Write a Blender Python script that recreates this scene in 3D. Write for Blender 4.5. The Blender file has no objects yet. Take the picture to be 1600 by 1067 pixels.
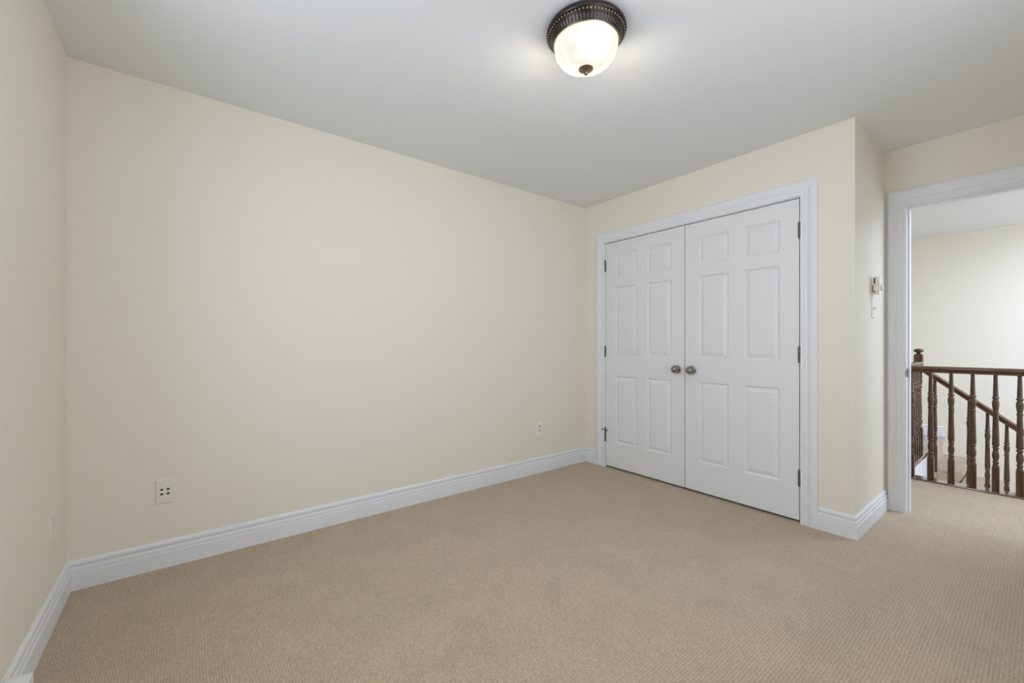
import bpy, bmesh, math, random
from mathutils import Vector, Matrix
random.seed(4)
SC = bpy.context.scene
COL = SC.collection

# ------------------------------------------------------------------ measures
F_PX, HORIZON, YAW, EYE = 652.89, 537.2, 52.0165, 1.1296
CEIL = 2.44
XL, XC, XD = -0.4275, 3.048, 3.785        # left wall, closet front, doorway wall
YB, YR, YF = 2.752, 0.683, -0.39          # back wall, closet side, wall behind the camera
XH = 7.2                                   # far wall of the stairwell
XD2 = XD + 0.115                           # hall side of the doorway wall
HY0, HY1 = -2.6, 2.6                       # hall ends
XRAIL = 4.82
LOW = -2.8                                 # storey below

# ------------------------------------------------------------------ camera
cam = bpy.data.cameras.new('camera')
cam.sensor_width = 36.0
cam.lens = F_PX / 1600 * 36
cam.shift_y = (HORIZON - 533.5) / 1600
cam.clip_start = 0.02
cam_o = bpy.data.objects.new('camera', cam)
COL.objects.link(cam_o)
cam_o.location = (0, 0, EYE)
cam_o.rotation_euler = (math.radians(90), 0, math.radians(YAW - 90))
SC.camera = cam_o

# ------------------------------------------------------------------ world, daylight, exposure
world = bpy.data.worlds.new('sky')
SC.world = world
world.use_nodes = True
bg = world.node_tree.nodes['Background']
bg.inputs[0].default_value = (0.80, 0.88, 1.0, 1)
bg.inputs[1].default_value = 1.0

def daylight(name, loc, rot, sx, sy, power, colour):
    l = bpy.data.lights.new(name, 'AREA')
    l.shape = 'RECTANGLE'; l.size = sx; l.size_y = sy
    l.energy = power; l.color = colour
    o = bpy.data.objects.new(name, l); COL.objects.link(o)
    o.location = loc; o.rotation_euler = rot
    return o
R90 = math.radians(90)
ADDED_REAR_WIN = (0.40, 2.10, 0.85, 2.15)       # x0 x1 z0 z1 of a window added behind the camera
LEFT_WIN = (0.60, 1.70, 1.00, 2.16)       # y0 y1 z0 z1 in the left wall
HALL_WIN = (4.3, 7.0, 0.2, 2.2)           # x0 x1 z0 z1 in the stairwell end wall
ADDED_SKYLIGHT = (3.98, 6.30, -1.75, -0.10)      # x0 x1 y0 y1 of a skylight added to the hall ceiling
daylight('added_fill_rear', (1.25, YF - 0.2, 1.50), (R90, 0, 0), 1.7, 1.30, 17.5, (0.74, 0.84, 1.0))  # added light behind the camera, fills the near part of the room
daylight('daylight_left', (XL - 0.2, 1.15, 1.58), (R90, 0, -R90), 1.10, 1.16, 18.5, (0.73, 0.835, 1.0))
daylight('daylight_hall', (5.65, HY0 - 0.2, 1.2), (R90, 0, 0), 2.7, 2.0, 52, (0.75, 0.83, 1.0))
daylight('added_fill_skylight', (5.14, -0.925, CEIL + 0.2), (0, 0, 0), 2.3, 1.65, 90, (0.65, 0.775, 1.0))  # added overhead light to brighten the hall floor and stairs

vs = SC.view_settings
vs.view_transform = 'Standard'; vs.look = 'None'
vs.exposure = 0.31; vs.gamma = 1.0; vs.use_curve_mapping = False
SC.cycles.diffuse_bounces = 8
SC.cycles.max_bounces = 12
SC.cycles.sample_clamp_indirect = 6.0

# ------------------------------------------------------------------ materials
def mat(name, colour, rough=0.5, metal=0.0, spec=0.5):
    m = bpy.data.materials.new(name); m.use_nodes = True
    b = m.node_tree.nodes['Principled BSDF']
    b.inputs['Base Color'].default_value = (*colour, 1)
    b.inputs['Roughness'].default_value = rough
    b.inputs['Metallic'].default_value = metal
    b.inputs['Specular IOR Level'].default_value = spec
    return m

def N(m, t, **kw):
    n = m.node_tree.nodes.new(t)
    for k, v in kw.items():
        setattr(n, k, v)
    return n

def bump_noise(m, scale, strength, dist, detail=3.0):
    L = m.node_tree.links
    b = m.node_tree.nodes['Principled BSDF']
    tc = N(m, 'ShaderNodeTexCoord'); nz = N(m, 'ShaderNodeTexNoise'); bp = N(m, 'ShaderNodeBump')
    nz.inputs['Scale'].default_value = scale; nz.inputs['Detail'].default_value = detail
    bp.inputs['Strength'].default_value = strength; bp.inputs['Distance'].default_value = dist
    L.new(tc.outputs['Object'], nz.inputs['Vector']); L.new(nz.outputs['Fac'], bp.inputs['Height'])
    L.new(bp.outputs['Normal'], b.inputs['Normal'])
    return m

M = {}
M['wall'] = bump_noise(mat('cream_wall_paint', (0.83, 0.79, 0.685), 0.55, spec=0.4), 90, 0.05, 0.002)
M['ceiling'] = bump_noise(mat('white_ceiling_paint', (0.82, 0.825, 0.835), 0.9, spec=0.2), 120, 0.06, 0.002)
M['trim'] = bump_noise(mat('white_trim_paint', (0.81, 0.82, 0.84), 0.38), 60, 0.02, 0.001)
M['door'] = bump_noise(mat('white_door_paint', (0.80, 0.805, 0.815), 0.42), 150, 0.03, 0.001)
M['closet_shade'] = mat('closet_shade_colour', (0.3, 0.29, 0.27), 0.9)  # dark tone stands for the shade inside the closet
M['ivory'] = mat('ivory_plastic', (0.90, 0.885, 0.82), 0.35)
M['cream_plate'] = mat('cream_plastic', (0.82, 0.79, 0.70), 0.4)
M['white_plastic'] = mat('white_plastic', (0.84, 0.83, 0.80), 0.35)
M['slot'] = mat('black_slot', (0.015, 0.014, 0.013), 0.6)
M['face_grey'] = mat('greyish_ivory_face', (0.70, 0.675, 0.60), 0.4)  # receptacle faces, a greyer ivory than the plate
M['brown_slot'] = mat('brown_slot', (0.30, 0.27, 0.22), 0.6)
M['screw'] = mat('screw_metal', (0.55, 0.54, 0.50), 0.4, 0.7)
M['heater'] = mat('white_enamel', (0.84, 0.845, 0.86), 0.35)
M['nickel'] = mat('satin_nickel', (0.30, 0.29, 0.28), 0.2, 1.0)
M['hinge'] = bump_noise(mat('hinge_metal', (0.16, 0.155, 0.15), 0.38, 1.0), 80, 0.05, 0.001)
M['bronze'] = bump_noise(mat('oiled_bronze', (0.055, 0.045, 0.038), 0.28, 0.85), 60, 0.1, 0.001)
M['bead'] = mat('rubbed_gold_bead', (0.45, 0.34, 0.20), 0.3, 1.0)
M['finial'] = mat('antique_brass', (0.30, 0.23, 0.15), 0.3, 1.0)
M['rubber'] = mat('grey_rubber', (0.35, 0.35, 0.35), 0.6)

def wood(name, dark, light, axis, rough=0.22):
    m = mat(name, dark, rough)
    L = m.node_tree.links; b = m.node_tree.nodes['Principled BSDF']
    tc = N(m, 'ShaderNodeTexCoord'); mp = N(m, 'ShaderNodeMapping')
    s = [70, 70, 70]; s['XYZ'.index(axis)] = 5
    mp.inputs['Scale'].default_value = s
    nz = N(m, 'ShaderNodeTexNoise'); nz.inputs['Scale'].default_value = 1.0
    nz.inputs['Detail'].default_value = 5; nz.inputs['Distortion'].default_value = 0.6
    rp = N(m, 'ShaderNodeValToRGB')
    rp.color_ramp.elements[0].position = 0.3; rp.color_ramp.elements[0].color = (*dark, 1)
    rp.color_ramp.elements[1].position = 0.75; rp.color_ramp.elements[1].color = (*light, 1)
    L.new(tc.outputs['Object'], mp.inputs['Vector']); L.new(mp.outputs['Vector'], nz.inputs['Vector'])
    L.new(nz.outputs['Fac'], rp.inputs['Fac']); L.new(rp.outputs['Color'], b.inputs['Base Color'])
    return m
M['wood_up'] = wood('walnut_stained_upright', (0.042, 0.019, 0.009), (0.13, 0.060, 0.029), 'Z')
M['wood_y'] = wood('walnut_stained_rail', (0.05, 0.022, 0.010), (0.16, 0.076, 0.035), 'Y')
M['wood_x'] = wood('walnut_stained_board', (0.06, 0.028, 0.013), (0.18, 0.085, 0.042), 'X', 0.16)

M['wood_board'] = wood('walnut_nosing_board', (0.06, 0.028, 0.013), (0.18, 0.085, 0.042), 'X', 0.12)
_b = M['wood_board'].node_tree.nodes['Principled BSDF']
_b.inputs['IOR'].default_value = 1.6; _b.inputs['Coat Weight'].default_value = 1.0; _b.inputs['Coat Roughness'].default_value = 0.08; _b.inputs['Coat IOR'].default_value = 1.7

def carpet(name, base, dark):
    m = mat(name, base, 0.8, spec=0.35)
    m.node_tree.nodes['Principled BSDF'].inputs['Sheen Weight'].default_value = 0.35
    m.node_tree.nodes['Principled BSDF'].inputs['Sheen Roughness'].default_value = 0.5
    L = m.node_tree.links; b = m.node_tree.nodes['Principled BSDF']
    tc = N(m, 'ShaderNodeTexCoord')
    wob = N(m, 'ShaderNodeTexNoise'); wob.inputs['Scale'].default_value = 25; wob.inputs['Detail'].default_value = 2
    mixv = N(m, 'ShaderNodeVectorMath', operation='MULTIPLY_ADD')
    mixv.inputs[1].default_value = (0.006, 0.006, 0.0)
    L.new(tc.outputs['Object'], wob.inputs['Vector'])
    L.new(wob.outputs['Color'], mixv.inputs[0]); L.new(tc.outputs['Object'], mixv.inputs[2])
    mp = N(m, 'ShaderNodeMapping'); mp.inputs['Scale'].default_value = (115, 92, 1)
    L.new(mixv.outputs[0], mp.inputs['Vector'])
    vo = N(m, 'ShaderNodeTexVoronoi'); vo.inputs['Scale'].default_value = 1.0
    vo.inputs['Randomness'].default_value = 0.33; vo.voronoi_dimensions = '2D'
    L.new(mp.outputs['Vector'], vo.inputs['Vector'])
    inv = N(m, 'ShaderNodeMath', operation='SUBTRACT'); inv.inputs[0].default_value = 1.0
    L.new(vo.outputs['Distance'], inv.inputs[1])
    bp = N(m, 'ShaderNodeBump'); bp.inputs['Strength'].default_value = 0.8; bp.inputs['Distance'].default_value = 0.006
    L.new(inv.outputs[0], bp.inputs['Height']); L.new(bp.outputs['Normal'], b.inputs['Normal'])
    # shade between the loops put into the colour, plus small yarn flecks
    rp = N(m, 'ShaderNodeValToRGB')
    rp.color_ramp.elements[0].position = 0.15; rp.color_ramp.elements[0].color = (*base, 1)
    rp.color_ramp.elements[1].position = 0.80; rp.color_ramp.elements[1].color = (*dark, 1)
    L.new(vo.outputs['Distance'], rp.inputs['Fac'])
    big = N(m, 'ShaderNodeTexNoise'); big.inputs['Scale'].default_value = 5; big.inputs['Detail'].default_value = 6
    L.new(tc.outputs['Object'], big.inputs['Vector'])
    rng = N(m, 'ShaderNodeMapRange'); rng.inputs['From Min'].default_value = 0.3; rng.inputs['From Max'].default_value = 0.7
    rng.inputs['To Min'].default_value = 0.93; rng.inputs['To Max'].default_value = 1.05
    L.new(big.outputs['Fac'], rng.inputs['Value'])
    fl = N(m, 'ShaderNodeMapRange'); fl.inputs['To Min'].default_value = 0.86; fl.inputs['To Max'].default_value = 1.1
    L.new(vo.outputs['Color'], fl.inputs['Value'])
    mm = N(m, 'ShaderNodeMath', operation='MULTIPLY')
    L.new(rng.outputs[0], mm.inputs[0]); L.new(fl.outputs[0], mm.inputs[1])
    sc = N(m, 'ShaderNodeVectorMath', operation='SCALE')
    L.new(rp.outputs['Color'], sc.inputs[0]); L.new(mm.outputs[0], sc.inputs['Scale'])
    L.new(sc.outputs[0], b.inputs['Base Color'])
    return m
M['carpet'] = carpet('tan_loop_carpet', (0.585, 0.45, 0.295), (0.33, 0.235, 0.135))

def glow():
    m = mat('alabaster_glass', (0.10, 0.095, 0.085), 0.25)
    L = m.node_tree.links; b = m.node_tree.nodes['Principled BSDF']
    tc = N(m, 'ShaderNodeTexCoord')
    nz = N(m, 'ShaderNodeTexNoise'); nz.inputs['Scale'].default_value = 9; nz.inputs['Detail'].default_value = 3
    nz.inputs['Distortion'].default_value = 1.5
    L.new(tc.outputs['Object'], nz.inputs['Vector'])
    k = N(m, 'ShaderNodeMapRange'); k.inputs['To Min'].default_value = 0.55; k.inputs['To Max'].default_value = 0.93
    L.new(nz.outputs['Fac'], k.inputs['Value'])
    last = k.outputs[0]
    # hot spots put into the glow; no bulbs behind, rear ones brighten the ceiling
    for p, w in (((-0.049, -0.095, -0.125), 560.0), ((-0.012, 0.106, -0.124), 250.0), ((0.106, 0.004, -0.124), 270.0)):
        d = N(m, 'ShaderNodeVectorMath', operation='DISTANCE'); d.inputs[1].default_value = p
        L.new(tc.outputs['Object'], d.inputs[0])
        r = N(m, 'ShaderNodeMapRange'); r.inputs['From Min'].default_value = 0.0; r.inputs['From Max'].default_value = 0.085
        r.inputs['To Min'].default_value = 1.0; r.inputs['To Max'].default_value = 0.0
        L.new(d.outputs['Value'], r.inputs['Value'])
        pw = N(m, 'ShaderNodeMath', operation='POWER'); pw.inputs[1].default_value = 4.0
        ad = N(m, 'ShaderNodeMath', operation='MULTIPLY_ADD'); ad.inputs[1].default_value = w
        L.new(r.outputs[0], pw.inputs[0]); L.new(pw.outputs[0], ad.inputs[0]); L.new(last, ad.inputs[2]); last = ad.outputs[0]
    b.inputs['Emission Color'].default_value = (1.0, 0.935, 0.82, 1)
    L.new(last, b.inputs['Emission Strength'])
    return m
M['glow'] = glow()

def pane():
    m = bpy.data.materials.new('window_glass'); m.use_nodes = True
    nt = m.node_tree; nt.nodes.clear()
    o = nt.nodes.new('ShaderNodeOutputMaterial'); mx = nt.nodes.new('ShaderNodeMixShader')
    t = nt.nodes.new('ShaderNodeBsdfTransparent'); g = nt.nodes.new('ShaderNodeBsdfGlossy')
    g.inputs['Roughness'].default_value = 0.02; mx.inputs[0].default_value = 0.05
    nt.links.new(t.outputs[0], mx.inputs[1]); nt.links.new(g.outputs[0], mx.inputs[2]); nt.links.new(mx.outputs[0], o.inputs[0])
    return m
M['pane'] = pane()

# ------------------------------------------------------------------ mesh helpers (world coordinates)
def box(bm, a, b):
    (x0, y0, z0), (x1, y1, z1) = a, b
    v = [bm.verts.new(p) for p in ((x0,y0,z0),(x1,y0,z0),(x1,y1,z0),(x0,y1,z0),(x0,y0,z1),(x1,y0,z1),(x1,y1,z1),(x0,y1,z1))]
    for f in ((0,3,2,1),(4,5,6,7),(0,1,5,4),(1,2,6,5),(2,3,7,6),(3,0,4,7)):
        bm.faces.new([v[i] for i in f])
    return v

def rbox(bm, a, b, r, seg=3):
    t = bmesh.new(); box(t, a, b)
    bmesh.ops.bevel(t, geom=t.edges[:], offset=r, segments=seg, profile=0.5, affect='EDGES')
    merge(bm, t)

def merge(bm, t):
    me = bpy.data.meshes.new('tmp'); t.to_mesh(me); t.free(); bm.from_mesh(me); bpy.data.meshes.remove(me)

def lathe(bm, prof, n=24, mtx=None, cap=True):
    """prof: list of (r, z) along +Z"""
    rings = []
    for r, z in prof:
        rings.append([bm.verts.new((r*math.cos(2*math.pi*i/n), r*math.sin(2*math.pi*i/n), z)) for i in range(n)])
    allv = [v for q in rings for v in q]
    for a, b in zip(rings, rings[1:]):
        for i in range(n):
            f = bm.faces.new((a[i], a[(i+1) % n], b[(i+1) % n], b[i])); f.smooth = True
    if cap:
        bm.faces.new(list(reversed(rings[0]))); bm.faces.new(rings[-1])
    if mtx is not None:
        bmesh.ops.transform(bm, matrix=mtx, verts=allv)
    return allv

def loft(bm, sections, closed=True):
    """sections: lists of points of equal length; joins them, caps both ends"""
    R = [[bm.verts.new(p) for p in s] for s in sections]
    n = len(R[0])
    for a, b in zip(R, R[1:]):
        for i in range(n if closed else n - 1):
            j = (i + 1) % n
            bm.faces.new((a[i], a[j], b[j], b[i]))
    if closed:
        bm.faces.new(list(reversed(R[0]))); bm.faces.new(R[-1])

def fin(bm, smooth_angle=None):
    bmesh.ops.recalc_face_normals(bm, faces=bm.faces[:])

ROOT = {}
def obj(name, bm, m, parent=None, at=(0, 0, 0), smooth=False):
    """link a bmesh (given in world coordinates) as one mesh object whose origin is `at`"""
    fin(bm)
    org = Vector(at) if parent is None else ROOT[parent.name]
    bmesh.ops.translate(bm, verts=bm.verts[:], vec=-org)
    me = bpy.data.meshes.new(name); bm.to_mesh(me); bm.free()
    me.materials.append(m)
    if smooth:
        for p in me.polygons: p.use_smooth = True
    o = bpy.data.objects.new(name, me); COL.objects.link(o)
    if parent is None:
        o.location = org
    else:
        o.parent = parent
    ROOT[o.name] = org
    return o

def tag(o, label, cat, group=None, kind=None):
    o['label'] = label; o['category'] = cat
    if group: o['group'] = group
    if kind: o['kind'] = kind
    return o

def empty(name, loc, label, cat, group=None, kind=None):
    o = bpy.data.objects.new(name, None); COL.objects.link(o)
    o.empty_display_size = 0.05; o.location = loc
    ROOT[o.name] = Vector(loc)
    return tag(o, label, cat, group, kind)

def struct(name, bm, m, label, cat, at=(0, 0, 0)):
    return tag(obj(name, bm, m, None, at), label, cat, None, 'structure')

# ------------------------------------------------------------------ floor, ceiling, walls
B = bmesh.new
T = 0.15
bm = B()
box(bm, (XL - T, YF - T, -0.28), (XD2, YB + T, 0))
box(bm, (XD2, HY0, -0.28), (4.79, HY1, 0))
box(bm, (4.79, 0.90, -0.28), (XH, HY1, 0))
struct('floor', bm, M['carpet'], 'tan loop pile carpet running from the bedroom into the hall', 'floor')
bm = B(); sx0, sx1, sy0, sy1 = ADDED_SKYLIGHT
for a, b in (((XL - T, HY0 - T), (sx0, YB + T)), ((sx1, HY0 - T), (XH + T, YB + T)), ((sx0, HY0 - T), (sx1, sy0)), ((sx0, sy1), (sx1, YB + T))):
    box(bm, (a[0], a[1], CEIL), (b[0], b[1], CEIL + 0.12))
struct('ceiling', bm, M['ceiling'], 'flat white ceiling over the bedroom and the hall', 'ceiling')

bm = B(); box(bm, (XL - T, YB, 0), (XD2, YB + T, CEIL))
struct('wall_back', bm, M['wall'], 'long plain cream wall facing the camera, left of the closet', 'wall')
bm = B(); y0, y1, z0, z1 = LEFT_WIN
for a, b in (((YF - T, 0), (y0, CEIL)), ((y1, 0), (YB, CEIL)), ((y0, 0), (y1, z0)), ((y0, z1), (y1, CEIL))):
    box(bm, (XL - T, a[0], a[1]), (XL, b[0], b[1]))
struct('wall_left', bm, M['wall'], 'cream wall at the left edge of the photo', 'wall')
bm = B(); x0, x1, z0, z1 = ADDED_REAR_WIN
for a, b in (((XL, 0), (x0, CEIL)), ((x1, 0), (XD, CEIL)), ((x0, 0), (x1, z0)), ((x0, z1), (x1, CEIL))):
    box(bm, (a[0], YF - T, a[1]), (b[0], YF, b[1]))
struct('wall_front', bm, M['wall'], 'cream wall behind the camera, with an added window', 'wall')

CY0, CY1, CZ = 0.9575, 2.5045, 2.053       # closet opening
bm = B(); J = 0.02
for a, b in (((YR, 0), (CY0 - J, CEIL)), ((CY1 + J, 0), (YB, CEIL)), ((CY0 - J, CZ + J), (CY1 + J, CEIL))):
    box(bm, (XC, a[0], a[1]), (XC + 0.11, b[0], b[1]))
struct('wall_closet', bm, M['wall'], 'cream wall around the white double closet doors', 'wall')
bm = B(); box(bm, (XC + 0.11, YR, 0), (XD, YR + 0.11, CEIL))
struct('wall_closet_side', bm, M['wall'], 'short cream side wall of the closet beside the doorway', 'wall')

DY1, DY0, DZ = 0.578, -0.20, 2.045         # doorway opening between the jamb faces
bm = B(); JT = 0.02
for a, b in (((DY1 + JT, 0), (YB, CEIL)), ((YF - T, 0), (DY0 - JT, CEIL)), ((DY0 - JT, DZ + JT), (DY1 + JT, CEIL))):
    box(bm, (XD, a[0], a[1]), (XD2, b[0], b[1]))
struct('wall_right', bm, M['wall'], 'cream wall with the open doorway to the hall', 'wall')

# hall and stairwell shell
bm = B(); box(bm, (XH, HY0 - T, LOW), (XH + T, HY1 + T, CEIL))
struct('wall_hall_far', bm, M['wall'], 'pale cream stairwell wall seen through the doorway', 'wall')
bm = B(); x0, x1, z0, z1 = HALL_WIN
for a, b in (((XD2, LOW), (x0, CEIL)), ((x1, LOW), (XH, CEIL)), ((x0, LOW), (x1, z0)), ((x0, z1), (x1, CEIL))):
    box(bm, (a[0], HY0 - T, a[1]), (b[0], HY0, b[1]))
struct('wall_hall_right', bm, M['wall'], 'stairwell end wall with the tall window, out of view', 'wall')
bm = B(); box(bm, (XD2, HY1, -0.28), (XH, HY1 + T, CEIL))
struct('wall_hall_left', bm, M['wall'], 'hall end wall hidden behind the bedroom', 'wall')
bm = B(); box(bm, (XD2, HY0, -0.28), (XD2 + 0.01, YF - T, CEIL))
struct('wall_hall_near', bm, M['wall'], 'hall wall beside the doorway, out of view', 'wall')
bm = B(); box(bm, (4.79, HY0, LOW), (4.885, 0.79, -0.28)); box(bm, (4.79, 0.79, LOW), (XH, 0.90, -0.28))
struct('wall_stairwell', bm, M['wall'], 'pale walls of the stairwell below the landing', 'wall')
bm = B(); box(bm, (4.79, HY0, LOW - 0.1), (XH, 0.9, LOW))
struct('floor_lower', bm, M['carpet'], 'carpet of the storey below the stairs', 'floor')

# ------------------------------------------------------------------ windows outside the frame, rear one and skylight added for light
def window(name, axis, w, a0, a1, z0, z1, label):
    """axis 'x': window in a wall of constant y=w; 'y': in a wall of constant x=w"""
    def bx(bm, p0, p1, q0, q1, d0, d1):
        if axis == 'x': box(bm, (p0, w + d0, q0), (p1, w + d1, q1))
        else: box(bm, (w + d0, p0, q0), (w + d1, p1, q1))
    bm = B(); t = 0.05
    for p0, p1, q0, q1 in ((a0, a1, z0, z0+t), (a0, a1, z1-t, z1), (a0, a0+t, z0+t, z1-t), (a1-t, a1, z0+t, z1-t),
                           ((a0+a1)/2-0.02, (a0+a1)/2+0.02, z0+t, z1-t)):
        bx(bm, p0, p1, q0, q1, -0.13, -0.06)
    fr = tag(obj(name, bm, M['trim']), label, 'window', None, 'structure')
    bm = B(); bx(bm, a0+t, a1-t, z0+t, z1-t, -0.10, -0.096)
    obj('pane', bm, M['pane'], fr)
    bm = B(); c = 0.065
    for p0, p1, q0, q1 in ((a0-c, a1+c, z0-c, z0), (a0-c, a1+c, z1, z1+c), (a0-c, a0, z0, z1), (a1, a1+c, z0, z1)):
        bx(bm, p0, p1, q0, q1, 0.0, 0.016)
    obj('casing', bm, M['trim'], fr)
window('added_window_1', 'x', YF, *ADDED_REAR_WIN, 'unseen white window added behind the camera for fill light')
window('window_2', 'y', XL, *LEFT_WIN, 'white window above the heater in the left wall')
bm = B()
for a, b in (((sx0, sy0), (sx1, sy0+0.05)), ((sx0, sy1-0.05), (sx1, sy1)), ((sx0, sy0+0.05), (sx0+0.05, sy1-0.05)), ((sx1-0.05, sy0+0.05), (sx1, sy1-0.05))):
    box(bm, (a[0], a[1], CEIL + 0.05), (b[0], b[1], CEIL + 0.12))
fr = tag(obj('added_window_4', bm, M['trim']), 'unseen skylight added to the hall ceiling for light', 'window', None, 'structure')
bm = B(); box(bm, (sx0+0.05, sy0+0.05, CEIL+0.08), (sx1-0.05, sy1-0.05, CEIL+0.084)); obj('pane', bm, M['pane'], fr)
window('window_3', 'x', HY0, *HALL_WIN, 'tall stairwell window out of view')

# ------------------------------------------------------------------ baseboards
BBP = [(0, 0), (0.015, 0), (0.015, 0.0775), (0.0142, 0.0785), (0.0098, 0.0800), (0.0122, 0.0840), (0.0122, 0.094), (0.0108, 0.101), (0.0078, 0.1045), (0.0030, 0.1062),
       (0.0030, 0.1078), (0.0085, 0.1095), (0.0102, 0.117), (0.0092, 0.126), (0.0050, 0.132), (0.0035, 0.136), (0, 0.136)]
def bb_piece(bm, p0, p1, n, k0, k1):
    p0, p1, n = Vector(p0), Vector(p1), Vector(n); d = (p1 - p0).normalized()
    S = []
    for p, k in ((p0, k0), (p1, -k1)):
        S.append([(*(p + n*dd + d*(k*dd)), z) for dd, z in BBP])
    loft(bm, S)
def bb(name, pieces, label):
    bm = B()
    for p in pieces: bb_piece(bm, *p)
    return struct(name, bm, M['trim'], label, 'baseboard')
CW = 0.092                                  # casing width
bb('baseboard_left', [((XL, YF), (XL, YB), (1, 0), 0, 1)], 'white moulded baseboard along the left wall')
bb('baseboard_back', [((XL, YB), (XC, YB), (0, -1), 1, 1)], 'long white moulded baseboard below the plain back wall')
bb('baseboard_closet', [((XC, YB), (XC, CY1 + CW - 0.005), (-1, 0), 1, 0), ((XC, CY0 - CW + 0.005), (XC, YR), (-1, 0), 0, -1)],
   'short white baseboards either side of the closet doors')
bb('baseboard_closet_side', [((XC, YR), (XD, YR), (0, -1), -1, 0)], 'white baseboard on the closet side wall leading to the doorway')
bb('baseboard_front', [((XL, YF), (XD, YF), (0, 1), 0, 0)], 'white baseboard on the wall behind the camera')
bb('baseboard_hall', [((XH, HY1), (XH, 0.765), (-1, 0), 0, 0)], 'white baseboard of the far hall wall, ending at the top stair')

# ------------------------------------------------------------------ casings and jambs
CP = [(0, 0), (0, 0.009), (0.003, 0.0108), (0.008, 0.0108), (0.011, 0.0092), (0.016, 0.0095), (0.026, 0.0118), (0.030, 0.0118), (0.033, 0.0102),
      (0.040, 0.0108), (0.048, 0.0140), (0.056, 0.0170), (0.066, 0.0185), (0.084, 0.0190), (0.090, 0.0170), (0.092, 0.014), (0.092, 0)]
def casing(bm, x, sgn, y0, y1, zt, width=CW, head=CW):
    S = [[], [], [], []]
    for w, h in CP:
        a = w / 0.092 * width; c = w / 0.092 * head; X = x + sgn * h
        S[0].append((X, y1 + a, 0)); S[1].append((X, y1 + a, zt + c)); S[2].append((X, y0 - a, zt + c)); S[3].append((X, y0 - a, 0))
    loft(bm, S)
bm = B(); casing(bm, XC, -1, CY0 - 0.004, CY1 + 0.004, CZ + 0.004)
struct('trim_1', bm, M['trim'], 'white moulded casing around the closet doors', 'door casing')
bm = B()
box(bm, (XC, CY0 - J, 0), (XC + 0.11, CY0, CZ)); box(bm, (XC, CY1, 0), (XC + 0.11, CY1 + J, CZ)); box(bm, (XC, CY0 - J, CZ), (XC + 0.11, CY1 + J, CZ + J))
struct('trim_2', bm, M['trim'], 'white jamb lining the closet opening', 'door jamb')
bm = B(); casing(bm, XD, -1, DY0 - 0.006, DY1 + 0.006, DZ + 0.006, 0.086, 0.105)
casing(bm, XD2, 1, DY0 - 0.006, DY1 + 0.006, DZ + 0.006, 0.086, 0.105)
struct('trim_3', bm, M['trim'], 'white moulded casing around the open doorway', 'door casing')
bm = B()
box(bm, (XD, DY1, 0), (XD2, DY1 + JT, DZ)); box(bm, (XD, DY0 - JT, 0), (XD2, DY0, DZ)); box(bm, (XD, DY0 - JT, DZ), (XD2, DY1 + JT, DZ + JT))
dx0, dx1, sp = XD + 0.045, XD + 0.085, 0.011
box(bm, (dx0, DY1 - sp, 0), (dx1, DY1, DZ)); box(bm, (dx0, DY0, 0), (dx1, DY0 + sp, DZ)); box(bm, (dx0, DY0 + sp, DZ - sp), (dx1, DY1 - sp, DZ))
struct('trim_4', bm, M['trim'], 'white jamb with door stop lining the open doorway', 'door jamb')
r = empty('strike_plate', (XD + 0.022, DY1, 0.935), 'small metal strike plate on the doorway jamb', 'strike plate')
bm = B(); rbox(bm, (XD + 0.004, DY1 - 0.0022, 0.905), (XD + 0.040, DY1, 0.965), 0.001, 1)
obj('plate', bm, M['nickel'], r)
bm = B(); box(bm, (XD + 0.014, DY1 - 0.0026, 0.918), (XD + 0.030, DY1 - 0.0020, 0.952)); obj('latch_hole', bm, M['slot'], r)
bm = B()
rbox(bm, (XD - 0.006, DY1 - 0.0026, 0.920), (XD + 0.005, DY1 + 0.001, 0.950), 0.001, 2); obj('lip', bm, M['nickel'], r)

# ------------------------------------------------------------------ closet doors
def door_mesh(ya, yb, z0, z1, xf):
    """six-panel leaf between ya<yb, front face at xf facing -x; returns bmesh"""
    bm = B(); W = yb - ya
    s, m_ = 0.110, 0.106; p = (W - 2*s - m_) / 2
    ys = [0, s, s+p, s+p+m_, W-s, W]
    zs = [0, 0.222, 0.824, 1.006, 1.622, 1.708, 1.918, z1 - z0]
    def P(y, z, d): return bm.verts.new((xf + d, ya + y, z0 + z))
    rings = ((0, 0), (0.004, 0.004), (0.010, 0.0095), (0.014, 0.0095), (0.017, 0.0075), (0.036, 0.0014), (0.040, 0.0010))
    for i in range(5):
        for k in range(7):
            a, b, c, d = ys[i], ys[i+1], zs[k], zs[k+1]
            if i in (1, 3) and k in (1, 3, 5):
                prev = None
                for o, dep in rings:
                    q = [P(a+o, c+o, dep), P(b-o, c+o, dep), P(b-o, d-o, dep), P(a+o, d-o, dep)]
                    if prev:
                        for j in range(4): bm.faces.new((prev[j], prev[(j+1) % 4], q[(j+1) % 4], q[j]))
                    prev = q
                bm.faces.new(prev)
            else:
                bm.faces.new((P(a, c, 0), P(b, c, 0), P(b, d, 0), P(a, d, 0)))
    t = 0.035
    v = [P(0,0,0), P(W,0,0), P(W,z1-z0,0), P(0,z1-z0,0), P(0,0,t), P(W,0,t), P(W,z1-z0,t), P(0,z1-z0,t)]
    for f in ((0,1,5,4), (1,2,6,5), (2,3,7,6), (3,0,4,7), (4,5,6,7)):
        bm.faces.new([v[i] for i in f])
    bmesh.ops.remove_doubles(bm, verts=bm.verts[:], dist=1e-5)
    return bm

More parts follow.
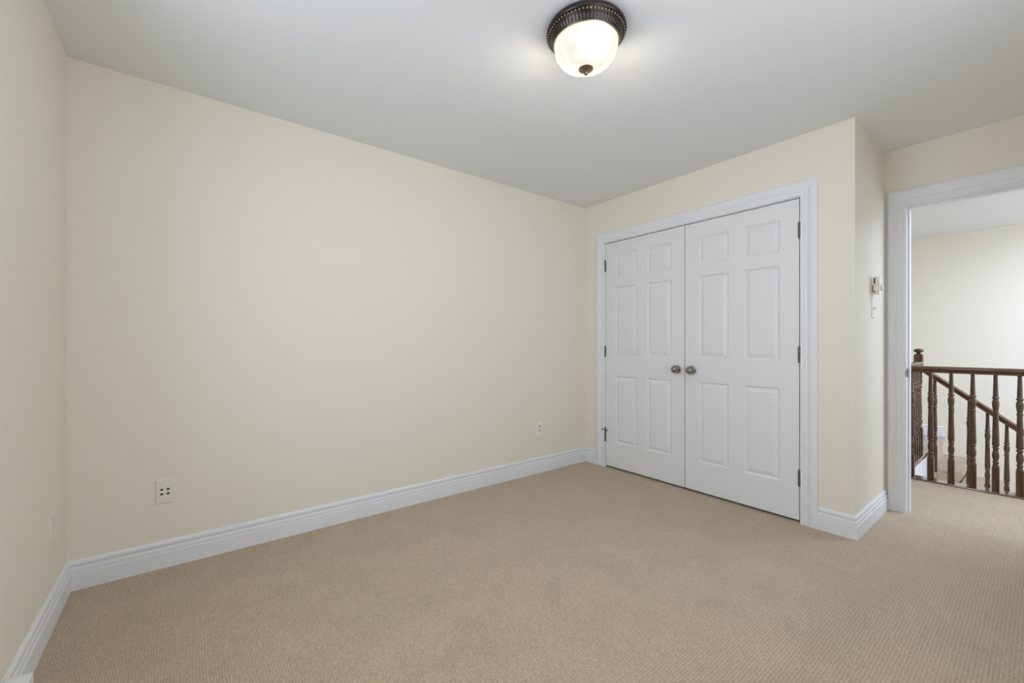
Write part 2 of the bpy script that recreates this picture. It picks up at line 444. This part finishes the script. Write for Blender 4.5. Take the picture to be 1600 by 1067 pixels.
KNOB = [(0.0, 0.0), (0.031, 0.0), (0.0315, 0.003), (0.029, 0.0065), (0.020, 0.009), (0.0125, 0.011), (0.0115, 0.019), (0.014, 0.022),
        (0.026, 0.025), (0.0320, 0.029), (0.0330, 0.034), (0.0300, 0.044), (0.0235, 0.056), (0.0165, 0.064), (0.009, 0.068), (0.0, 0.069)]
def knob(y, z, parent):
    rose = B(); mt = Matrix.Translation((XC, y, z)) @ Matrix.Rotation(-R90, 4, 'Y')
    lathe(rose, KNOB[1:8], 28, mt)
    k = obj('door_knob', rose, M['nickel'], parent)
    bm = B(); lathe(bm, [(0.0112, 0.018)] + KNOB[7:-1], 28, mt); obj('knob_ball', bm, M['nickel'], k)

def hinge(y, z, parent, stop=False, inner=1):
    bm = B(); r = 0.0078; h = 0.0475; x = XC - 0.0055
    for j in range(5):
        a = -h + j*2*h/5; b = a + 2*h/5 - 0.0012
        lathe(bm, [(r*0.9, a), (r, a+0.001), (r, b-0.001), (r*0.9, b)], 14, Matrix.Translation((x, y, z)))
    lathe(bm, [(0.0045, -h-0.004), (0.0062, -h-0.002), (0.0062, -h), (0.004, -h)], 12, Matrix.Translation((x, y, z)))
    lathe(bm, [(0.004, h-0.002), (0.0066, h), (0.0066, h+0.003), (0.004, h+0.0045)], 12, Matrix.Translation((x, y, z)))
    lathe(bm, [(0.003, -h), (0.003, h)], 10, Matrix.Translation((x, y, z)))
    box(bm, (XC - 0.004, min(y, y - inner*0.004), z - h), (XC + 0.03, max(y, y - inner*0.004) , z + h))
    g = obj('hinge', bm, M['hinge'], parent)
    if stop:
        s = B()
        lathe(s, [(0.004, h+0.004), (0.0085, h+0.006), (0.0085, h+0.012), (0.004, h+0.014), (0.004, h+0.020), (0.0065, h+0.022), (0.0065, h+0.030), (0.003, h+0.033)], 14, Matrix.Translation((x, y, z)))
        for d, L in ((Vector((-0.3, 1, 0)), 0.026), (Vector((-0.45, -1, 0.0)), 0.034)):
            q = d.normalized().to_track_quat('Z', 'Y').to_matrix().to_4x4()
            lathe(s, [(0.0028, 0.004), (0.0028, L)], 10, Matrix.Translation((x, y, z + h + 0.009)) @ q)
            lathe(s, [(0.003, L-0.004), (0.0075, L-0.003), (0.0075, L+0.006), (0.004, L+0.008)], 12, Matrix.Translation((x, y, z + h + 0.009)) @ q)
        obj('hinge_pin_stop', s, M['hinge'], g)

YM = 1.7279
for nm, ya, yb, ky, hy, sg, lab in (('door_1', YM + 0.003, CY1 - 0.004, YM + 0.063, CY1 - 0.0015, 1, 'left leaf of the white six-panel closet doors, with a hinge-pin stop'),
                                    ('door_2', CY0 + 0.0045, YM - 0.003, YM - 0.060, CY0 + 0.0015, -1, 'right leaf of the white six-panel closet doors, nearer the doorway')):
    leaf = tag(obj(nm, door_mesh(ya, yb, 0.018, 2.046, XC), M['door']), lab, 'closet door', None, 'structure')
    knob(ky, 0.930, leaf)
    for i, hz in enumerate((0.285, 1.062, 1.845)):
        hinge(hy, hz, leaf, stop=(i == 0 and sg == 1), inner=sg)
# dark panel added inside the closet, shade put into its colour
bm = B(); box(bm, (XC + 0.6, YR + 0.12, 0.001), (XC + 0.62, YB - 0.01, CEIL - 0.01))
struct('wall_closet_shade', bm, M['closet_shade'], 'dark panel added behind the closed doors, coloured as closet shade', 'wall')

# ------------------------------------------------------------------ wall plates (outlets, jacks, switch)
def plate_frame(c, n):
    """matrix: local x = along wall (to the viewer's right), y = up, z = out of the wall"""
    n = Vector(n); up = Vector((0, 0, 1)); right = up.cross(n)
    m = Matrix.Identity(4)
    for i in range(3):
        m[i][0] = right[i]; m[i][1] = up[i]; m[i][2] = n[i]; m[i][3] = c[i]
    return m
def local(fn, mtx):
    bm = B(); fn(bm); bmesh.ops.transform(bm, matrix=mtx, verts=bm.verts[:]); return bm
def plate(bm, w=0.070, h=0.116, t=0.0055):
    a = [(-w/2, -h/2), (w/2, -h/2), (w/2, h/2), (-w/2, h/2)]; k = 0.004
    S = []
    for ins, z in ((0, 0), (0, t*0.45), (0.0015, t*0.8), (k, t)):
        S.append([(x - math.copysign(ins, x), y - math.copysign(ins, y), z) for x, y in a])
    loft(bm, S)
def screw(bm, x, y, z):
    lathe(bm, [(0.0033, z - 0.0005), (0.0033, z + 0.0006), (0.002, z + 0.0012)], 12, Matrix.Translation((x, y, 0)))
def duplex(name, c, n, label, group=None, pm='ivory', fm='face_grey', sm='slot'):
    r = empty(name, c, label, 'outlet', group); mt = plate_frame(c, n)
    obj('cover_plate', local(plate, mt), M[pm], r)
    for s in (1, -1):
        def face(bm, s=s):
            pts = []
            for i in range(28):
                a = 2*math.pi*i/28; x = 0.0172*math.cos(a); y = max(-0.0138, min(0.0138, 0.0172*math.sin(a)))
                pts.append((x, y + s*0.0195))
            loft(bm, [[(x, y, 0.004) for x, y in pts], [(x, y, 0.0072) for x, y in pts]])
        f = obj('receptacle', local(face, mt), M[fm], r)
        def slots(bm, s=s):
            y = s*0.0195
            box(bm, (-0.0078, y - 0.001, 0.0070), (-0.0055, y + 0.008, 0.0075)); box(bm, (0.0055, y - 0.001, 0.0070), (0.0075, y + 0.007, 0.0075))
            lathe(bm, [(0.0026, 0.0070), (0.0026, 0.0075)], 10, Matrix.Translation((0, y - 0.0075, 0)))
        obj('slots', local(slots, mt), M[sm], f)
    obj('screw', local(lambda bm: screw(bm, 0, 0, 0.0055), mt), M['screw'], r)
    return r
duplex('duplex_outlet', (2.452, YB, 0.387), (0, -1, 0), 'small ivory duplex outlet low on the back wall near the closet')
duplex('duplex_outlet', (XL, 2.470, 0.395), (1, 0, 0), 'ivory duplex outlet low on the left wall, seen edge-on', None, 'cream_plate', 'cream_plate', 'brown_slot')

r = empty('jack_plate', (-0.083, YB, 0.385), 'cream wall plate with four black sockets low on the back wall', 'wall plate')
mt = plate_frame((-0.083, YB, 0.385), (0, -1, 0))
obj('cover_plate', local(lambda bm: plate(bm, 0.072, 0.122, 0.007), mt), M['cream_plate'], r)
for jx in (-0.0125, 0.0125):
    for jy in (0.0095, -0.0135):
        def ring(bm, jx=jx, jy=jy):
            box(bm, (jx - 0.0085, jy - 0.0075, 0.005), (jx + 0.0085, jy + 0.0075, 0.0078))
        q = obj('jack', local(ring, mt), M['cream_plate'], r)
        def hole(bm, jx=jx, jy=jy):
            box(bm, (jx - 0.0058, jy - 0.0042, 0.0076), (jx + 0.0058, jy + 0.0036, 0.0081))
            box(bm, (jx - 0.0026, jy + 0.0036, 0.0076), (jx + 0.0026, jy + 0.0056, 0.0081))
        obj('jack_hole', local(hole, mt), M['slot'], q)
for sy in (0.046, -0.046):
    obj('screw', local(lambda bm, sy=sy: screw(bm, 0, sy, 0.007), mt), M['cream_plate'], r)

c = (3.447, YR, 1.354)
r = empty('light_switch', c, 'white toggle light switch below the thermostat on the closet side wall', 'light switch')
mt = plate_frame(c, (0, -1, 0))
obj('cover_plate', local(plate, mt), M['white_plastic'], r)
def tog(bm):
    loft(bm, [[(-0.005, -0.011, 0.005), (0.005, -0.011, 0.005), (0.005, 0.011, 0.005), (-0.005, 0.011, 0.005)],
              [(-0.004, 0.000, 0.017), (0.004, 0.000, 0.017), (0.004, 0.007, 0.0185), (-0.004, 0.007, 0.0185)]])
obj('toggle', local(tog, mt), M['white_plastic'], r)
for sy in (0.03, -0.03):
    obj('screw', local(lambda bm, sy=sy: screw(bm, 0, sy, 0.0055), mt), M['white_plastic'], r)

# thermostat: back box, stepped cover, vents on its side, dial on its front
TC = (3.4475, YR, 1.4985)
r = empty('thermostat', TC, 'boxy ivory dial thermostat above the light switch on the closet side wall', 'thermostat')
mt = plate_frame(TC, (0, -1, 0))
def f(bm): rbox(bm, (-0.035, -0.052, 0.0), (0.035, 0.052, 0.012), 0.0015, 2)
obj('back_box', local(f, mt), M['ivory'], r)
def f(bm): rbox(bm, (-0.037, -0.055, 0.011), (0.037, 0.055, 0.034), 0.003, 3)
cov = obj('cover', local(f, mt), M['ivory'], r)
def f(bm): rbox(bm, (-0.037, -0.058, 0.034), (0.037, 0.053, 0.039), 0.0015, 2)
obj('front_plate', local(f, mt), M['ivory'], r)
def f(bm):
    box(bm, (-0.0376, 0.008, 0.0125), (-0.0366, 0.046, 0.0185))
    box(bm, (-0.0376, -0.047, 0.0125), (-0.0366, -0.036, 0.0185))
    box(bm, (-0.0356, -0.045, 0.004), (-0.0346, 0.000, 0.008))
obj('side_vents', local(f, mt), M['slot'], cov)
def f(bm): lathe(bm, [(0.021, 0.038), (0.021, 0.044), (0.0185, 0.047), (0.017, 0.049), (0.008, 0.0495)], 28, Matrix.Translation((0.008, -0.014, 0)))
d = obj('dial', local(f, mt), M['white_plastic'], r)

# ------------------------------------------------------------------ baseboard heater under the left window
HX, HY_END = XL + 0.068, 1.862
r = empty('baseboard_heater', (XL, 0.9, 0), 'corner of a white baseboard heater on the left wall, bottom left of the photo', 'heater')
bm = B(); prof = [(XL + 0.0155, 0.0), (HX - 0.004, 0.0), (HX, 0.004), (HX, 0.145), (HX - 0.006, 0.151), (XL + 0.0155, 0.151)]
loft(bm, [[(x, 0.16, z) for x, z in prof], [(x, HY_END - 0.055, z) for x, z in prof]])
obj('heater_body', bm, M['heater'], r)
for y in (0.104, HY_END - 0.055):
    bm = B(); rbox(bm, (XL + 0.0155, y, 0.0), (HX + 0.002, y + 0.055, 0.153), 0.003, 2)
    obj('end_cap', bm, M['heater'], r)
bm = B()
for k in range(2): box(bm, (HX - 0.001, 0.18, 0.03 + 0.075*k), (HX + 0.0006, HY_END - 0.07, 0.040 + 0.075*k))
obj('air_slot', bm, M['slot'], r)

# ------------------------------------------------------------------ ceiling light
LX, LY = 1.3121, 1.1808
r = empty('ceiling_light', (LX, LY, CEIL), 'bronze rimmed flush ceiling light with a glowing alabaster glass bowl', 'ceiling light')
tr = Matrix.Translation((LX, LY, CEIL))
bm = B()
lathe(bm, [(0.02, 0.0), (0.150, 0.0), (0.158, -0.006), (0.1635, -0.016), (0.1645, -0.024), (0.162, -0.030), (0.157, -0.0325),
           (0.1545, -0.031), (0.151, -0.034), (0.149, -0.040)], 72, tr)
pan = obj('canopy_rim', bm, M['bronze'], r)
# fluted cove below the beads
bm = B(); n = 216; R = []
for t in range(6):
    u = t / 5; rad = 0.150 - 0.016*u; z = -0.038 - 0.026*(u**0.8)
    R.append([bm.verts.new((LX + (rad + 0.0007*(1 if i % 3 == 0 else -0.5)*math.sin(math.pi*min(max(u, 0.05), 0.95)))*math.cos(2*math.pi*i/n),
                            LY + (rad + 0.0007*(1 if i % 3 == 0 else -0.5)*math.sin(math.pi*min(max(u, 0.05), 0.95)))*math.sin(2*math.pi*i/n), CEIL + z)) for i in range(n)])
for a, b in zip(R, R[1:]):
    for i in range(n): bm.faces.new((a[i], a[(i+1) % n], b[(i+1) % n], b[i]))
obj('fluted_cove', bm, M['bronze'], r)
bm = B(); lathe(bm, [(0.1345, -0.063), (0.1365, -0.064), (0.1365, -0.067), (0.1335, -0.0685), (0.131, -0.067)], 72, tr, cap=False)
obj('retaining_ring', bm, M['finial'], r)
bm = B()
for i in range(66):
    a = 2*math.pi*i/66
    t = bmesh.new(); bmesh.ops.create_icosphere(t, subdivisions=1, radius=0.0042)
    bmesh.ops.translate(t, verts=t.verts[:], vec=(LX + 0.1550*math.cos(a), LY + 0.1550*math.sin(a), CEIL - 0.0345)); merge(bm, t)
obj('bead_ring', bm, M['bead'], r, smooth=True)
bm = B(); pr = []
for i in range(19):
    a = math.pi/2 * i/18
    pr.append((max(0.1315*math.cos(a)**0.93, 0.004), -0.066 - 0.104*math.sin(a)))
lathe(bm, pr, 72, tr, cap=False)
gs = obj('glass_bowl', bm, M['glow'], r)
bm = B()
lathe(bm, [(0.004, -0.163), (0.029, -0.1635), (0.031, -0.166), (0.029, -0.1695), (0.016, -0.175), (0.0065, -0.177), (0.0055, -0.180), (0.0075, -0.182),
           (0.0085, -0.186), (0.007, -0.190), (0.003, -0.193)], 28, tr)
obj('finial', bm, M['finial'], r)

# ------------------------------------------------------------------ landing nosing boards and fascia
bm = B(); rbox(bm, (4.783, HY0, -0.02), (4.905, 0.755, 0.014), 0.006, 3)
struct('trim_5', bm, M['wood_board'], 'dark wood nosing board under the front banister along the hall carpet', 'nosing')
bm = B(); rbox(bm, (4.783, 0.755, -0.02), (XH - 0.001, 0.915, 0.014), 0.006, 3)
struct('trim_6', bm, M['wood_board'], 'dark wood nosing board crossing to the top of the stairs', 'nosing')
bm = B(); box(bm, (4.86, HY0, -0.29), (4.89, 0.775, -0.02)); box(bm, (4.86, 0.775, -0.29), (6.12, 0.80, -0.02))
struct('trim_7', bm, M['trim'], 'white fascia boards below the landing edge', 'fascia')

# ------------------------------------------------------------------ banisters
STOCK = 0.038
BAL = [  # (distance below the top, radius)
    (0.0, 0.0118), (0.02, 0.0115), (0.162, 0.0148), (0.166, 0.0150), (0.168, 0.0188), (0.173, 0.0200), (0.178, 0.0188), (0.181, 0.0140), (0.186, 0.0136),
    (0.196, 0.0178), (0.212, 0.0196), (0.232, 0.0190), (0.255, 0.0158), (0.270, 0.0140), (0.276, 0.0142), (0.278, 0.0172), (0.283, 0.0182), (0.288, 0.0172), (0.291, 0.0146),
    (0.300, 0.0146), (0.420, 0.0172), (0.520, 0.0192), (0.534, 0.0190), (0.538, 0.0140), (0.543, 0.0136), (0.546, 0.0176), (0.551, 0.0190), (0.556, 0.0176), (0.560, 0.0134),
    (0.572, 0.0144), (0.592, 0.0182), (0.610, 0.0192), (0.628, 0.0172), (0.646, 0.0134), (0.652, 0.0132), (0.655, 0.0170), (0.660, 0.0180), (0.665, 0.0168), (0.670, 0.0134),
    (0.676, 0.0140), (0.686, 0.0170), (0.694, 0.0186)]
def baluster_mesh(top, h, extra=0.03):
    """origin at its foot; turned shaft over a square base; extra runs up into the rail"""
    bm = B()
    lathe(bm, [(BAL[0][1], h + extra)] + [(r_, h - d_) for d_, r_ in BAL], 18)
    s = STOCK/2; zt = h - 0.690
    a = [(-s, -s), (s, -s), (s, s), (-s, s)]
    S = [[(x, y, 0) for x, y in a], [(x, y, zt - 0.010) for x, y in a], [(x*0.94, y*0.94, zt - 0.003) for x, y in a], [(x*0.8, y*0.8, zt + 0.002) for x, y in a]]
    loft(bm, S)
    fin(bm)
    me = bpy.data.meshes.new('baluster'); bm.to_mesh(me); bm.free(); me.materials.append(M['wood_up'])
    return me
def add_baluster(me, pos, parent):
    o = bpy.data.objects.new('baluster', me); COL.objects.link(o); o.parent = parent
    o.location = Vector(pos) - ROOT[parent.name]
    return o
RAILP = [(-0.030, 0.0), (-0.030, 0.008), (-0.022, 0.014), (-0.024, 0.022), (-0.031, 0.030), (-0.030, 0.042), (-0.022, 0.049), (-0.008, 0.052),
         (0.008, 0.052), (0.022, 0.049), (0.030, 0.042), (0.031, 0.030), (0.024, 0.022), (0.022, 0.014), (0.030, 0.008), (0.030, 0.0)]
RZ = 0.8945                                 # underside of the level handrail
YRET = 0.835
NX, NY = 6.15, 0.842                        # newel post
FG = 'dark wood banister around the stairwell'
r1 = empty('banister', (XRAIL, -0.9, 0.014), 'dark wood banister with turned balusters running along the near edge of the hall landing', 'banister', FG)
bm = B()
loft(bm, [[(XRAIL + u, HY0 + 0.001, RZ + v) for u, v in RAILP], [(XRAIL + u, YRET + u, RZ + v) for u, v in RAILP]])
obj('handrail', bm, M['wood_y'], r1)
bal = baluster_mesh(0, RZ - 0.014)
y = 0.7043
while y > HY0 + 0.08:
    add_baluster(bal, (XRAIL, y, 0.014), r1); y -= 0.1163
r2 = empty('banister', (5.5, YRET, 0.014), 'short return banister from behind the door jamb back to the newel post', 'banister', FG)
bm = B()
loft(bm, [[(XRAIL - w, YRET - w, RZ + v) for w, v in RAILP], [(NX - 0.034, YRET - w, RZ + v) for w, v in RAILP]])
obj('handrail', bm, M['wood_x'], r2)
x = XRAIL + 0.085
while x < NX - 0.07:
    add_baluster(bal, (x, YRET, 0.014), r2); x += 0.1163

# newel post with mushroom knob
r = empty('newel_post', (NX, NY, 0.014), 'dark turned newel post with a mushroom knob where the banisters meet', 'newel post')
bm = B(); s = 0.034
def sq(k, z): return [(NX + q[0]*k, NY + q[1]*k, z) for q in ((-1,-1),(1,-1),(1,1),(-1,1))]
loft(bm, [sq(s, 0.014), sq(s, 0.225), sq(s*0.9, 0.236)])
tn = Matrix.Translation((NX, NY, 0))
lathe(bm, [(0.026, 0.232), (0.031, 0.242), (0.031, 0.25), (0.022, 0.258), (0.026, 0.275), (0.032, 0.300), (0.030, 0.322), (0.021, 0.345), (0.029, 0.352), (0.029, 0.362),
           (0.024, 0.368), (0.027, 0.40), (0.022, 0.60), (0.0215, 0.66), (0.029, 0.667), (0.029, 0.678), (0.021, 0.686), (0.029, 0.72), (0.030, 0.75), (0.024, 0.775),
           (0.031, 0.783), (0.031, 0.793), (0.024, 0.80), (0.030, 0.83), (0.032, 0.853)], 24, tn)
loft(bm, [sq(s*0.9, 0.848), sq(s, 0.86), sq(s, 1.000), sq(s*0.94, 1.012), sq(s*0.7, 1.022), sq(s*0.45, 1.026)])
obj('post', bm, M['wood_up'], r)
bm = B(); lathe(bm, [(0.018, 1.020), (0.014, 1.027), (0.014, 1.033), (0.024, 1.038), (0.037, 1.047), (0.041, 1.057), (0.038, 1.067), (0.026, 1.075), (0.010, 1.079)], 28, tn)
obj('knob', bm, M['wood_up'], r)

# stairs going down towards the right behind the level banister
RISE, GO, SY = 0.200, 0.242, 0.785
SX0, SX1 = 6.125, XH - 0.001
st = empty('staircase', (6.66, SY, LOW), 'carpeted staircase going down along the far stairwell wall', 'staircase')
def tread_profile(k):
    """side outline (y, z) of tread k with a rolled nosing"""
    yb_, zt = SY - GO*(k-1), -RISE*k
    yf_ = SY - GO*k - 0.02
    pts = [(yb_, zt - 0.10), (yb_, zt)]
    for i in range(9):
        a = math.pi/2 - math.pi*i/8
        pts.append((yf_ - 0.024*math.cos(a) + 0.024, zt - 0.024 + 0.024*math.sin(a)))
    pts += [(yf_ + 0.035, zt - 0.060), (yf_ + 0.035, zt - 0.10)]
    return pts
for k in range(1, 13):
    bm = B(); pf = tread_profile(k)
    loft(bm, [[(SX0 - 0.0, y_, z_) for y_, z_ in pf], [(SX1, y_, z_) for y_, z_ in pf]])
    obj('tread', bm, M['carpet'], st)
    bm = B(); yb_ = SY - GO*(k-1)
    box(bm, (SX0, yb_ - 0.012, -RISE*k), (SX1, yb_, -RISE*(k-1) - 0.02 if k == 1 else -RISE*(k-1) - 0.099))
    obj('riser', bm, M['carpet'], st)
bm = B()
for k in range(1, 13):
    box(bm, (SX0 + 0.012, SY - GO*k, LOW), (SX0 + 0.05, SY - GO*(k-1), -RISE*k - 0.09))
obj('stringer', bm, M['trim'], st)

r3 = empty('stair_banister', (NX, SY, -0.2), 'sloping dark wood banister following the stairs down from the newel post', 'banister', FG)
SL = RISE / GO
def rail_top(y_): return 0.818 + SL * (y_ - 0.715)
bm = B()
ya_, yb_ = NY - 0.034, -1.9
loft(bm, [[(NX + u, ya_, rail_top(ya_) - 0.066 + v*1.25) for u, v in RAILP], [(NX + u, yb_, rail_top(yb_) - 0.066 + v*1.25) for u, v in RAILP]])
obj('handrail', bm, M['wood_y'], r3)
for i in range(21):
    y_ = 0.720 - 0.121*i
    k = int((SY - y_) / GO) + 1
    foot = -RISE*k
    add_baluster(baluster_mesh(0, rail_top(y_) - 0.066 - foot, 0.03), (NX, y_, foot), r3)
